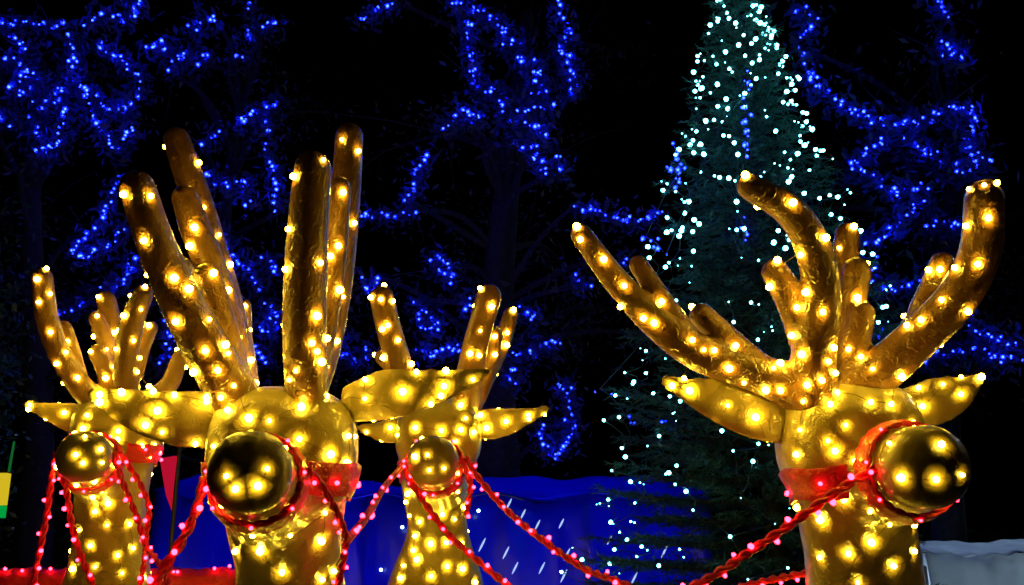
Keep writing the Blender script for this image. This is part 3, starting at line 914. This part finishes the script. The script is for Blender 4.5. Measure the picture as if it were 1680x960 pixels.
# ------------------------------------------------------------------ blue strings on the trees behind
# (tree key, depth, label, list of polylines in photograph pixels)
BLUE = [
 ('a', 11.6, "blue string light along the top left bough at the left border", [[(-30, 36), (0, 38), (30, 36), (70, 42), (110, 42)]]),
 ('a', 11.4, "blue string light zigzagging up out of the picture near the top left", [[(140, 42), (155, 28), (180, 22), (205, 28), (216, 26), (226, 5), (232, -20)]]),
 ('a', 11.2, "dense tangle of blue lights on the upper left tree by the border", [[(20, 62), (45, 78), (35, 86)], [(-10, 95), (28, 103), (42, 120), (60, 128), (36, 128), (22, 144), (40, 155), (52, 140), (38, 112)], [(30, 118), (50, 118), (45, 135)], [(0, 180), (12, 208)]]),
 ('a', 11.0, "hanging loop of blue lights low on the upper left tree", [[(82, 150), (98, 146), (90, 158), (98, 162), (62, 168), (66, 180)], [(108, 180), (98, 205), (96, 218), (100, 230), (72, 245), (66, 228), (52, 195)], [(55, 238), (70, 242), (85, 242), (92, 232)]]),
 ('a', 11.3, "blue string light running down the right of the upper left tree", [[(116, 58), (118, 90), (122, 105), (124, 130), (132, 142), (152, 152), (170, 177), (180, 180)], [(190, 168), (198, 180), (212, 166), (208, 184)], [(142, 155), (150, 180), (160, 198), (162, 212), (176, 222), (186, 246), (200, 235), (222, 212)]]),
 ('a', 11.8, "sparse blue string curving right from the upper left tree", [[(160, 66), (168, 82), (182, 90), (200, 95), (214, 116), (230, 127), (222, 160)]]),
 ('a', 11.0, "blue string light folding back in a point left of the tall antlers", [[(196, 292), (184, 325), (170, 350), (150, 380), (135, 395), (118, 408), (132, 424), (160, 412), (182, 400), (198, 380), (210, 372)]]),
 ('a', 11.2, "blue lights scattered behind the far left reindeer's antlers", [[(240, 400), (215, 435), (205, 462), (180, 470), (160, 470)], [(95, 512), (120, 505), (150, 500)], [(265, 500), (275, 540), (280, 580), (262, 600)]]),
 ('l', 12.2, "faint short blue strings high between the left trees", [[(308, 47), (322, 45), (330, 32), (350, 30)], [(278, 116), (290, 102), (302, 92), (305, 85)], [(238, 74), (268, 80), (270, 70)], [(324, 104), (344, 82)]]),
 ('l', 12.4, "few dim blue lights along the top above the tall antlers", [[(404, 4), (410, 18)], [(406, 52), (413, 64)], [(432, 42), (446, 37), (456, 47)], [(388, 96), (402, 88)]]),
 ('l', 11.8, "blue string rising to a bend and dropping between the tall antlers", [[(334, 237), (342, 222), (358, 213)], [(390, 203), (412, 190), (422, 185)], [(434, 175), (447, 174), (458, 173)], [(437, 192), (441, 218)], [(439, 238), (442, 252), (447, 275), (450, 300), (452, 318), (445, 345)]]),
 ('l', 11.5, "blue string light just right of the front reindeer's left antler", [[(338, 288), (352, 300), (378, 306), (402, 300), (404, 318), (410, 335)], [(365, 385), (388, 425), (402, 438), (418, 460), (424, 478)], [(428, 425), (445, 430), (452, 445)]]),
 ('l', 11.4, "blue lights low between the front reindeer's two antlers", [[(432, 495), (448, 505), (455, 520), (450, 540), (432, 545), (426, 530), (446, 520)], [(420, 570), (440, 600)], [(560, 545), (556, 575), (580, 592), (588, 600)], [(595, 560), (600, 590)]]),
 ('c', 11.4, "blue string light forming the left leg of a tall arch high in the middle", [[(764, 35), (772, 42), (764, 55), (768, 78), (776, 105), (774, 120), (782, 140), (798, 155), (808, 152), (806, 135)]]),
 ('c', 11.2, "blue string light forming the right side of the arch high in the middle", [[(732, -10), (745, 3), (775, 14), (794, 22), (806, 32), (815, 32), (828, 52), (820, 66), (835, 70), (852, 66)], [(850, 98), (862, 108), (855, 95)], [(875, 105), (890, 118), (872, 125), (886, 138), (896, 148), (870, 146)]]),
 ('c', 11.6, "narrow hanging cluster of blue lights at top, right of the arch", [[(914, -10), (922, 30), (932, 52), (928, 68), (918, 78), (926, 90), (938, 92), (934, 108), (942, 122), (948, 140), (932, 138), (936, 112), (930, 150)]]),
 ('c', 11.0, "blue lights bunched where the arch meets the trunk, with a drooping tail", [[(754, 182), (766, 180), (778, 198), (784, 185), (770, 192)], [(822, 164), (832, 162), (826, 182)], [(850, 178), (866, 182)], [(880, 176), (896, 172), (908, 172)], [(836, 196), (846, 206), (858, 202), (876, 204), (886, 214), (900, 222)], [(842, 230), (858, 240), (880, 242), (878, 258), (888, 270), (896, 288)], [(916, 258), (915, 282)]]),
 ('c', 11.8, "blue string sweeping down left from the trunk to the tall antlers", [[(748, 190), (735, 202), (718, 214)], [(702, 254), (690, 270), (680, 288), (682, 308), (670, 318), (668, 332)], [(682, 346), (652, 350), (640, 355), (625, 352), (608, 352), (592, 356)]]),
 ('c', 12.0, "short blue string at the very top above the right tall antler", [[(592, 32), (612, 20), (634, 10), (648, 2)]]),
 ('c', 11.4, "small tuft of blue lights above the small middle reindeer's antlers", [[(704, 430), (715, 422), (728, 432), (738, 442), (736, 462), (722, 440)], [(590, 462), (606, 480), (622, 455)]]),
 ('c', 11.0, "blue lights strewn between the small middle reindeer's antlers", [[(676, 492), (690, 505), (708, 525), (718, 535), (694, 540), (684, 515)], [(760, 488), (772, 492), (766, 510)], [(682, 570), (702, 575), (716, 582), (735, 572), (750, 578), (752, 562)]]),
 ('c', 11.2, "blue lights trailing right of the small middle reindeer's antlers", [[(855, 505), (876, 510), (872, 530)], [(842, 580), (862, 578), (882, 574), (892, 565), (905, 562), (920, 566)], [(838, 610), (846, 604), (836, 625), (850, 632)]]),
 ('c', 10.8, "blue string light in a hanging loop right of the small reindeer's ear", [[(916, 628), (922, 640), (934, 636), (930, 660), (936, 676), (928, 690), (942, 696), (938, 705)], [(890, 700), (892, 720), (900, 738), (906, 745), (924, 738), (938, 708)]]),
 ('c', 11.0, "blue string light reaching left from the white-lit fir", [[(948, 335), (956, 345), (972, 340), (985, 348), (1000, 354), (1018, 360), (1036, 362), (1060, 357), (1088, 345)], [(940, 450), (955, 466), (968, 466)], [(1020, 430), (1035, 415)]]),
 ('r', 9.6, "long blue string light draped from the fir's top across to the right", [[(1298, -5), (1310, 18), (1334, 28), (1338, 38), (1318, 60), (1316, 75)], [(1318, 95), (1325, 112), (1338, 138), (1360, 155), (1392, 176), (1424, 192), (1452, 202), (1480, 200), (1500, 202), (1526, 192), (1548, 180), (1572, 176), (1592, 176), (1597, 205), (1588, 225), (1594, 245), (1618, 258), (1630, 268)]]),
 ('r', 9.8, "blue string light crossing diagonally inside the right drape", [[(1482, 224), (1498, 232), (1516, 244), (1530, 252), (1545, 262), (1562, 274), (1580, 282), (1602, 276), (1596, 256)]]),
 ('r', 9.7, "blue string light in a wide zigzag right of the fir", [[(1458, 206), (1452, 222), (1438, 238), (1422, 246), (1404, 268), (1400, 282), (1424, 284), (1442, 298), (1456, 306), (1474, 314), (1494, 308), (1526, 306)], [(1514, 330), (1498, 342), (1484, 352), (1476, 368), (1456, 382), (1440, 394), (1415, 400)]]),
 ('r', 9.9, "blue string light curving under the zigzag behind the right antlers", [[(1440, 420), (1432, 446), (1436, 468), (1456, 474), (1480, 472), (1500, 468), (1522, 456)], [(1524, 370), (1548, 364), (1570, 370), (1590, 374)]]),
 ('r', 9.6, "blue string light trailing off the right border below the tall antler", [[(1588, 512), (1598, 535), (1618, 548), (1640, 558), (1662, 562), (1700, 572)], [(1518, 592), (1540, 582), (1562, 578), (1586, 574), (1606, 570), (1622, 582), (1650, 588), (1672, 586)], [(1440, 548), (1458, 538), (1468, 548)]]),
 ('r', 10.0, "small hanging cluster of blue lights at the top right", [[(1530, -15), (1540, 4), (1550, 20), (1550, 38)], [(1552, 62), (1560, 78), (1556, 92), (1570, 90), (1580, 96), (1582, 82), (1566, 76)]]),
 ('r', 7.6, "blue lights tucked among the fir's left branches", [[(1106, 240), (1112, 256), (1100, 272), (1116, 288), (1108, 306), (1122, 268)], [(1060, 388), (1080, 402), (1092, 420)], [(1226, 120), (1222, 165), (1226, 205), (1222, 260)], [(1220, 360), (1224, 395)], [(984, 638), (1000, 648)], [(1032, 688), (1042, 698)], [(1088, 692), (1104, 700)]]),
]


def blue_bulb_geo():
    seg = 6
    prof = [(0.6, 0.0), (1.0, 0.35), (0.8, 1.3), (0.3, 1.8)]
    vs, fs = [], []
    for a, z in prof:
        for k in range(seg):
            an = 2 * math.pi * k / seg
            vs.append((a * math.cos(an), a * math.sin(an), z))
    for i in range(3):
        for k in range(seg):
            k2 = (k + 1) % seg
            fs.append((i * seg + k, i * seg + k2, (i + 1) * seg + k2, (i + 1) * seg + k))
    fs.append(tuple(range(seg - 1, -1, -1)))
    fs.append(tuple(3 * seg + k for k in range(seg)))
    return np.array(vs), fs


BV, BF = blue_bulb_geo()
pv_, PF = [], []
for k in range(5):                                   # five flat petals of an added cap, catching a blue halo round the bulb
    an = 2 * math.pi * k / 5
    e1, e2 = (math.cos(an), math.sin(an)), (-math.sin(an), math.cos(an))
    b0 = len(pv_)
    for (a_, c_, z_) in ((0.5, -0.5, 0.1), (0.5, 0.5, 0.1), (1.7, 0.8, 0.9), (2.3, 0.0, 1.2), (1.7, -0.8, 0.9)):
        pv_.append((a_ * e1[0] + c_ * e2[0], a_ * e1[1] + c_ * e2[1], z_))
    PF.append((b0, b0 + 1, b0 + 2, b0 + 3, b0 + 4))
PV = np.array(pv_)
M['petal'] = simple_mat("blue_halo_cap", (0.25, 0.35, 0.85), 0.3, 0.1, transl=0.5)
string_pts = {'a': [], 'l': [], 'c': [], 'r': []}
nblue = 0
for key, d, label, lines in BLUE:
    p0 = W(*lines[0][0], d)
    root = empty("string_lights", tuple(p0))
    tag(root, label, "string lights", "blue light strings on the trees")
    mbb, mbw = MB(), MB()
    prev_end = None
    for ln in lines:
        dd = d + random.uniform(-0.25, 0.25)
        pts = []
        for (px, py) in ln:
            dd += random.uniform(-0.12, 0.12)
            pts.append(tuple(W(px, py, dd)))
        sp = spline(pts, 0.02)
        if d > 8.0:
            string_pts[key].append(sp)
        if prev_end is not None:
            q = [tuple(prev_end), tuple((prev_end + sp[0]) / 2 + np.array([0, 0.15, 0.05])), tuple(sp[0])]
            c = spline(q, 0.1); mbw.sweep(c, np.full(len(c), 0.004), seg=4, caps=False)
        prev_end = sp[-1]
        mbw.sweep(sp[::3] if len(sp) > 8 else sp, np.full(len(sp[::3]) if len(sp) > 8 else len(sp), 0.004), seg=4, caps=False)
        s = np.concatenate([[0], np.cumsum(np.linalg.norm(np.diff(sp, axis=0), axis=1))])
        x = 0.0
        while x <= s[-1]:
            i = min(int(np.searchsorted(s, x)), len(sp) - 1)
            for _ in range(random.choice((1, 1, 1, 1, 2))):
                ax = Vector(rng.normal(size=3)) + Vector((0, -0.7, -0.5)); ax.normalize()
                m = ax.to_track_quat('Z', 'Y').to_matrix()
                r = random.choice((0.008, 0.011, 0.013, 0.016)) * d / 11.0
                off = np.array([random.gauss(0, 0.017), random.gauss(0, 0.03), random.gauss(0, 0.017)])
                vs = (BV * r) @ np.array(m).T + sp[i] + off
                mbb.add(vs, BF); nblue += 1
                vp = (PV * r) @ np.array(m).T + sp[i] + off
                mbb.add(vp, PF, 1)
            x += random.uniform(0.045, 0.095) * d / 11.0
    link("cable", mbw.mesh("cable", M['dark_wire']), root)
    o = link("bulbs", mbb.mesh("bulbs", [M['b'], M['petal']]), root)
    o["kind"] = "stuff"


# ------------------------------------------------------------------ the trees that carry the blue strings
def make_tree(label, base, height, strings, seed, r0=0.24, extra=12, spread=3.0):
    g = np.random.default_rng(seed)
    root = empty("broadleaf_tree", base); tag(root, label, "tree", "dark trees hung with blue lights")
    b = np.array(base, dtype=float)
    mb = MB()
    ts = np.linspace(0, 1, 14)
    tr = np.array([b + np.array([0.25 * math.sin(t * 4 + seed), 0.2 * math.sin(t * 3 + 1), height * t]) for t in ts])
    mb.sweep(tr, r0 * (1 - 0.82 * ts) + 0.02, ref=(0, 1, 0), seg=14)
    link("trunk", mb.mesh("trunk", M['bark']), root)
    limbs = MB()
    leaf_c, leaf_s = [], []

    def limb(P, r_a, r_b):
        sp = spline([tuple(p) for p in P], 0.12)
        limbs.sweep(sp, np.linspace(r_a, r_b, len(sp)), ref=(0.1, 0.3, 1), seg=6, caps=False)
        return sp

    for sp in strings:
        mid = sp[len(sp) // 2]
        best = np.argmin([abs(q[2] - (mid[2] - 0.45)) + 0.2 * np.linalg.norm(q[:2] - mid[:2]) for q in tr])
        q = tr[best]
        ends = (sp[0], sp[-1])
        near, far = (ends if np.linalg.norm(ends[0] - q) < np.linalg.norm(ends[1] - q) else ends[::-1])
        m1 = q * 0.5 + near * 0.5 + np.array([g.normal() * 0.15, 0.1, 0.25])
        run = sp if near is sp[0] or np.allclose(near, sp[0]) else sp[::-1]
        st = max(1, len(run) // 6)
        path = [q, m1, run[0] + [0, 0.07, 0.02]] + [p + np.array([g.normal() * 0.02, 0.06, g.normal() * 0.02]) for p in run[st::st]]
        lp = limb(path, 0.045, 0.007)
        for p in lp[len(lp) // 4:]:
            for _ in range(2):
                leaf_c.append(p + g.normal(size=3) * 0.15); leaf_s.append(1)
        for p in run[::2]:
            k = 8  # extra leaves added close round the string to catch its blue glow
            for _ in range(k):
                leaf_c.append(p + g.normal(size=3) * np.array([0.075, 0.09, 0.075]) + np.array([0, 0.06, 0])); leaf_s.append(1)
            if g.random() < 0.12:
                e = p + g.normal(size=3) * 0.28 + np.array([0, 0.1, 0.05])
                limb([p + np.array([0, 0.05, 0]), (p + e) / 2 + g.normal(size=3) * 0.04, e], 0.008, 0.003)
    for k in range(extra):
        t = g.uniform(0.3, 1.0); q = tr[int(t * 13)]
        az = g.uniform(0, 2 * math.pi); L = spread * g.uniform(0.4, 1.0) * (1.2 - 0.6 * t)
        e = q + np.array([math.cos(az) * L, abs(math.sin(az)) * L * 0.8 + 0.2, g.uniform(0.2, 1.2)])
        m1 = q * 0.5 + e * 0.5 + np.array([0, 0, 0.25])
        lp = limb([q, m1, e], 0.06, 0.01)
        for p in lp[len(lp) // 3:]:
            for _ in range(10):
                leaf_c.append(p + g.normal(size=3) * 0.28); leaf_s.append(1)
            if g.random() < 0.5:
                e2 = p + g.normal(size=3) * 0.5
                limb([p, (p + e2) / 2 + g.normal(size=3) * 0.06, e2], 0.014, 0.004)
    link("limbs", limbs.mesh("limbs", M['bark']), root)
    C = np.array(leaf_c); n = len(C)
    a = g.normal(size=(n, 3)); a /= np.linalg.norm(a, axis=1, keepdims=True)
    c = np.cross(a, g.normal(size=(n, 3))); c /= np.linalg.norm(c, axis=1, keepdims=True)
    L = g.uniform(0.03, 0.075, size=(n, 1)); wd = L * g.uniform(0.3, 0.5, size=(n, 1))
    A_, B_, T_, Bs = C + c * wd, C - c * wd, C + a * L, C - a * L
    tris = np.concatenate([np.stack([A_, B_, T_], 1), np.stack([B_, A_, Bs], 1)])
    o = link("crown", tri_mesh("crown", tris, [M['leaf']]), root); o["kind"] = "stuff"
    return root


def ground_under(px, d):
    p = W(px, 480, d)
    return (p.x, p.y, 0.0)


make_tree("dark broad tree at the upper left, hung with tangled blue lights", ground_under(60, 12.0), 7.6, string_pts['a'], 1)
make_tree("dim thin tree behind the front reindeer's antlers with sparse blue lights", ground_under(390, 12.9), 8.0, string_pts['l'], 2, 0.16)
make_tree("dark tree in the middle whose trunk glows faintly blue", ground_under(845, 12.2), 8.4, string_pts['c'], 3, 0.34)
make_tree("dark tree at the right carrying the zigzag blue drape", ground_under(1560, 11.2), 7.4, string_pts['r'], 4, 0.2)

# ------------------------------------------------------------------ marquee, stall, signs
M['tarp'] = None
m, nt, p, out = new_mat("blue_tarpaulin")
col = ramp(nt, noise(nt, 1.4, 3), [(0.3, (0.012, 0.02, 0.42)), (0.7, (0.02, 0.03, 0.58))])
nt.links.new(col, p.inputs["Base Color"])
p.inputs["Roughness"].default_value = 0.22
b = N(nt, "ShaderNodeBump"); b.inputs["Strength"].default_value = 0.5; b.inputs["Distance"].default_value = 0.05
mp = N(nt, "ShaderNodeMapping"); g_ = N(nt, "ShaderNodeNewGeometry")
mp.inputs["Scale"].default_value = (1.2, 1.2, 0.5); mp.inputs["Rotation"].default_value = (0, R(25), 0)
nt.links.new(g_.outputs["Position"], mp.inputs["Vector"])
nt.links.new(noise(nt, 2.2, 2, 0.4, mp.outputs[0]), b.inputs["Height"])
nt.links.new(b.outputs[0], p.inputs["Normal"])
t = N(nt, "ShaderNodeBsdfTranslucent"); nt.links.new(col, t.inputs[0])
mx = N(nt, "ShaderNodeMixShader"); mx.inputs[0].default_value = 0.5
nt.links.new(p.outputs[0], mx.inputs[1]); nt.links.new(t.outputs[0], mx.inputs[2]); nt.links.new(mx.outputs[0], out.inputs[0])
M['tarp'] = m
M['canvas'] = simple_mat("pale_canvas", (0.62, 0.66, 0.70), 0.7, 0.2, 2.5, 0.4, 6, transl=0.45)
M['metal'] = simple_mat("dark_metal", (0.05, 0.05, 0.055), 0.45, metal=0.6)


def make_tent(label, name, x0, x1, y0, y1, h_front, h_ridge, mat, lamp_col, lamp_e, lamps, seams, rough=1.0):
    root = empty(name, ((x0 + x1) / 2, (y0 + y1) / 2, 0)); tag(root, label, "tent")
    nx = 40
    def sheet(fn, nu, nv, nm):
        mb = MB()
        vs = [fn(i / (nu - 1), j / (nv - 1)) for i in range(nu) for j in range(nv)]
        fs = [(i * nv + j, (i + 1) * nv + j, (i + 1) * nv + j + 1, i * nv + j + 1) for i in range(nu - 1) for j in range(nv - 1)]
        mb.add(vs, fs)
        o = link(nm, mb.mesh(nm, mat), root)
        so = o.modifiers.new("t", 'SOLIDIFY'); so.thickness = 0.004
        return o
    rip = lambda x, z: 0.05 * math.sin(x * 4.1 + z * 1.5) + 0.025 * math.sin(x * 9.3 + 2 + z * 3) + 0.012 * math.sin(x * 23 + z * 7)
    sag = lambda u: rough * -0.11 * math.sin(math.pi * ((u * seams) % 1.0)) + 0.012 * math.sin(u * 61)
    ym = (y0 + y1) / 2
    rdg = lambda u: rough * 0.05 * math.sin(u * 9 + 1) + rough * (0.03 * math.sin(u * 23) + 0.015 * math.sin(u * 57))
    sheet(lambda u, v: (x0 + (x1 - x0) * u, y0 - 0.12 * math.sin(math.pi * v * 0.9) + rip(x0 + (x1 - x0) * u, v), 0.01 + (h_front + sag(u)) * v), 60, 14, "front_wall")
    sheet(lambda u, v: (x0 + (x1 - x0) * u, y1 + rip(x0 + (x1 - x0) * u, v), 0.01 + h_front * v), 30, 8, "back_wall")
    for xx in (x0, x1):
        sheet(lambda u, v, xx=xx: (xx + rip(y0 + (y1 - y0) * u, v) * 0.6, y0 + (y1 - y0) * u, 0.01 + (h_front + (h_ridge - h_front) * (1 - abs(2 * u - 1))) * v), 16, 10, "end_wall")
    sheet(lambda u, v: (x0 - 0.05 + (x1 - x0 + 0.1) * u, y0 - 0.06 + (ym - y0 + 0.06) * v, h_front + sag(u) * (1 - v) + (h_ridge - h_front + rdg(u)) * v ** 0.85 + 0.02), 60, 8, "roof_sheet")
    sheet(lambda u, v: (x0 - 0.05 + (x1 - x0 + 0.1) * u, y1 + 0.06 + (ym - y1 - 0.06) * v, h_front + (h_ridge - h_front + rdg(u)) * v ** 0.85 + 0.02), 60, 8, "roof_sheet")
    for xx in np.linspace(x0 + 0.08, x1 - 0.08, seams + 1):
        for yy in (y0 + 0.2, y1 - 0.15):
            mb = MB(); mb.sweep([(xx, yy, 0), (xx, yy, h_front - 0.12)], [0.02, 0.02], seg=8)
            link("pole", mb.mesh("pole", M['metal']), root)
    for k in range(lamps):  # unseen fill lights added inside to make the fabric glow
        xx = x0 + (x1 - x0) * (k + 0.5) / lamps
        mb = MB(); mb.ellipsoid((xx, ym, h_front * 0.45), (RIGHT, Vector((0, 1, 0)), Vector((0, 0, 1))), (0.09, 0.09, 0.12), seg=12)
        link("fill_lamp", mb.mesh("fill_lamp", glow_mat("tent_fill_lamp", lamp_col, lamp_e)), root)
    return root


xa, xb = W(262, 800, 10).x, W(1160, 800, 10).x
ya = W(800, 800, 10).y
make_tent("blue glowing tarpaulin marquee behind the reindeer", "marquee", xa, xb, ya, ya + 2.2, 2.12, 2.30, M['tarp'], (0.30, 0.34, 1.0), 470, 3, 5)
xa, xb = W(1512, 880, 8.6).x, W(1860, 880, 8.6).x
ya = W(800, 880, 8.6).y
make_tent("pale canvas stall at the lower right behind the right reindeer", "canvas_stall", xa, xb, ya, ya + 1.6, 1.52, 1.62, M['canvas'], (0.62, 0.82, 1.0), 120, 2, 2, 0.3)

# glowing tubes standing in for pale reflection streaks, and round lamps, on the marquee
fl = empty("string_lights", tuple(W(835, 827, 9.7))); tag(fl, "slanted pale glowing tubes as reflection streaks, and round lamps along the blue marquee front", "string lights")
TG = glow_mat("pale_streak", (0.40, 0.56, 1.0), 1.1)
RG = glow_mat("pale_globe", (0.35, 0.60, 1.0), 14)
def Wy(px, py, Y):
    v = W(px, py, 1.0) - EYE
    return EYE + v * ((Y - EYE.y) / v.y)


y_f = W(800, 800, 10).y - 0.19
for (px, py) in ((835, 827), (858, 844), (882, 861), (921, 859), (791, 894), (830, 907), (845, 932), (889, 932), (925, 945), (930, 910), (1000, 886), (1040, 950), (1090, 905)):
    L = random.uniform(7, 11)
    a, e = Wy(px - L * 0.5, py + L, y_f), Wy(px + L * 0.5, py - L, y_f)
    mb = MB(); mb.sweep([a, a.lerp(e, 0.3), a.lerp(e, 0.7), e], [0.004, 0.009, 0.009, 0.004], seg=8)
    link("reflection_streak", mb.mesh("reflection_streak", TG), fl)
for (px, py) in ((785, 838), (660, 865), (625, 935)):
    mb = MB(); mb.ellipsoid(Wy(px, py, y_f), (RIGHT, FWD, UP), [0.016] * 3, seg=12)
    link("globe_lamp", mb.mesh("globe_lamp", RG), fl)

# red banner, yellow and green light box, red barrier
root = empty("banner", tuple(W(276, 912, 6.6))); root.location.z = 0
tag(root, "small red lit banner behind the far left reindeer's neck", "banner")
c = [W(262, 752, 6.6), W(287, 748, 6.6), W(284, 845, 6.6), (W(272, 812, 6.6))]
mb = MB()
th = Vector((0, 0.05, 0))
mb.add([c[0], c[1], c[2], c[3], c[0] + th, c[1] + th, c[2] + th, c[3] + th], [(0, 3, 2, 1), (4, 5, 6, 7), (0, 1, 5, 4), (1, 2, 6, 5), (2, 3, 7, 6), (3, 0, 4, 7)])
link("panel", mb.mesh("panel", glow_mat("red_lit_panel", (0.75, 0.008, 0.045), 0.6), smooth=False), root)
mb = MB(); q = W(286, 748, 6.63); mb.sweep([(q.x + 0.02, q.y + 0.03, 0), (q.x + 0.02, q.y + 0.03, q.z + 0.05)], [0.015, 0.015], seg=8)
link("pole", mb.mesh("pole", M['metal']), root)

q = W(2, 812, 7.0)
root = empty("light_box", (q.x, q.y, 0)); tag(root, "yellow and green light box with a thin green mast at the left border", "light box")
w = 0.035
z1, z2, z3 = W(0, 850, 7).z, W(0, 829, 7).z, W(0, 776, 7).z
for nm, a, bz, colr, s in (("green_panel", z1, z2 - 0.004, (0.0, 0.42, 0.06), 0.8), ("yellow_panel", z2, z3, (0.85, 0.62, 0.02), 0.75)):
    mb = MB(); mb.box((q.x - 0.25, q.y - w, a), (q.x + w, q.y + w, bz))
    link(nm, mb.mesh(nm, glow_mat(nm, colr, s), smooth=False), root)
mb = MB(); mb.box((q.x - 0.27, q.y - w - 0.012, z3 + 0.002), (q.x + w + 0.012, q.y + w + 0.012, z3 + 0.03))
link("cap", mb.mesh("cap", M['metal'], smooth=False), root)
mb = MB(); mb.sweep([(q.x - 0.1, q.y, 0), (q.x - 0.1, q.y, z1 - 0.002)], [0.03, 0.03], seg=10); link("post", mb.mesh("post", M['metal']), root)
mb = MB(); a = W(15, 772, 7.0); e = W(23, 726, 7.0); mb.sweep([a, e], [0.010, 0.008], seg=8)
link("mast", mb.mesh("mast", glow_mat("green_mast", (0.02, 0.4, 0.08), 0.25)), root)

# red-wrapped barrier, low at the left
y_b = W(200, 940, 6.0)
root = empty("barrier", (y_b.x, y_b.y, 0)); tag(root, "low red film-wrapped barrier along the lower left edge", "barrier")
xl, xr = W(-120, 940, 6).x, W(392, 940, 6).x
zt = W(200, 934, 6).z
mb = MB()
nx = 60
for k in range(nx):
    pass
sheet = []
for i in range(nx + 1):
    x = xl + (xr - xl) * i / nx
    dz = 0.008 * math.sin(i * 1.9) + 0.006 * math.sin(i * 0.7)
    for (yy, zz) in ((0.12, 0.0), (0.12, zt + dz), (-0.04, zt + dz + 0.004), (-0.10 + 0.01 * math.sin(i), zt - 0.06), (-0.10 + 0.014 * math.sin(i * 1.3), 0.0)):
        sheet.append((x, y_b.y + yy, zz))
mb.add(sheet, [(i * 5 + j, (i + 1) * 5 + j, (i + 1) * 5 + j + 1, i * 5 + j + 1) for i in range(nx) for j in range(4)])
mb.add([], [])
link("film_cover", mb.mesh("film_cover", M['red_film']), root)
for i in range(16):
    x = xl + (xr - xl) * (i + random.random()) / 16
    put_bulb(RB, (x, y_b.y - 0.06, zt + random.uniform(-0.05, 0.015)), (random.uniform(-0.5, 0.5), -0.6, 0.8), root, 1.5, "red_bulb")

# ------------------------------------------------------------------ shrub at the left border
g = np.random.default_rng(11)
q = W(8, 470, 9.0)
root = empty("tall_shrub", (q.x, q.y, 0)); tag(root, "pale-leaved tall shrub cut off by the left border", "shrub")
mb = MB(); mb.sweep([(q.x - 0.1, q.y, 0), (q.x - 0.05, q.y, 2.0), (q.x - 0.1, q.y, 4.3)], [0.06, 0.045, 0.015], ref=(0, 1, 0), seg=8)
link("stem", mb.mesh("stem", M['bark']), root)
C = np.array([q.x - 0.12, q.y, 2.9]) + g.normal(size=(2600, 3)) * np.array([0.16, 0.22, 0.75])
a = g.normal(size=C.shape); a /= np.linalg.norm(a, axis=1, keepdims=True)
c = np.cross(a, g.normal(size=C.shape)); c /= np.linalg.norm(c, axis=1, keepdims=True)
L = g.uniform(0.03, 0.06, size=(len(C), 1))
tr = np.concatenate([np.stack([C + c * L * .4, C - c * L * .4, C + a * L], 1), np.stack([C - c * L * .4, C + c * L * .4, C - a * L], 1)])
o = link("crown", tri_mesh("crown", tr, [M['needle']]), root); o["kind"] = "stuff"
sl = empty("string_lights", tuple(q)); tag(sl, "few added cool white lights brightening the shrub at the left border", "string lights")
mbw = MB(); pp = []
for i in range(9):  # bulbs added near the border to light the leaves
    P = Vector((q.x + 0.05 + random.uniform(-0.2, 0.1), q.y - 0.12, 2.9 + (i - 4) * 0.17)); pp.append(tuple(P))
    put_bulb(WB, P + Vector((-0.22, 0.1, 0)), (0.3, -0.6, -0.2), sl, 0.7)
mbw.sweep(spline(pp, 0.1), np.full(len(spline(pp, 0.1)), 0.004), seg=4, caps=False)
link("cable", mbw.mesh("cable", M['dark_wire']), sl)

# ------------------------------------------------------------------ dark hedge added behind everything to close the ground and block sky glow
g = np.random.default_rng(5)
nH = 26000
X = g.uniform(-14, 14, nH); Z = np.abs(g.normal(0, 1, nH)); Z = 1.9 * g.random(nH) ** 0.8 + 0.12 * np.sin(X * 2.3); Y = 15.5 + g.uniform(-0.45, 0.45, nH)
C = np.stack([X, Y, np.maximum(Z, 0.02)], 1)
a = g.normal(size=C.shape); a /= np.linalg.norm(a, axis=1, keepdims=True)
c = np.cross(a, g.normal(size=C.shape)); c /= np.linalg.norm(c, axis=1, keepdims=True)
L = g.uniform(0.06, 0.13, size=(nH, 1))
tr = np.concatenate([np.stack([C + c * L * .45, C - c * L * .45, C + a * L], 1), np.stack([C - c * L * .45, C + c * L * .45, C - a * L], 1)])
root = empty("hedge", (0, 15.5, 0)); tag(root, "long dark hedge added across the back against sky glow", "hedge")
o = link("foliage", tri_mesh("foliage", tr, [M['hedge']]), root); o["kind"] = "stuff"
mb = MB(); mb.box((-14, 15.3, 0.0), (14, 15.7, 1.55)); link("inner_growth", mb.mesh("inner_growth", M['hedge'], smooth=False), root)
print("counts", cnt, nblue, nt_)
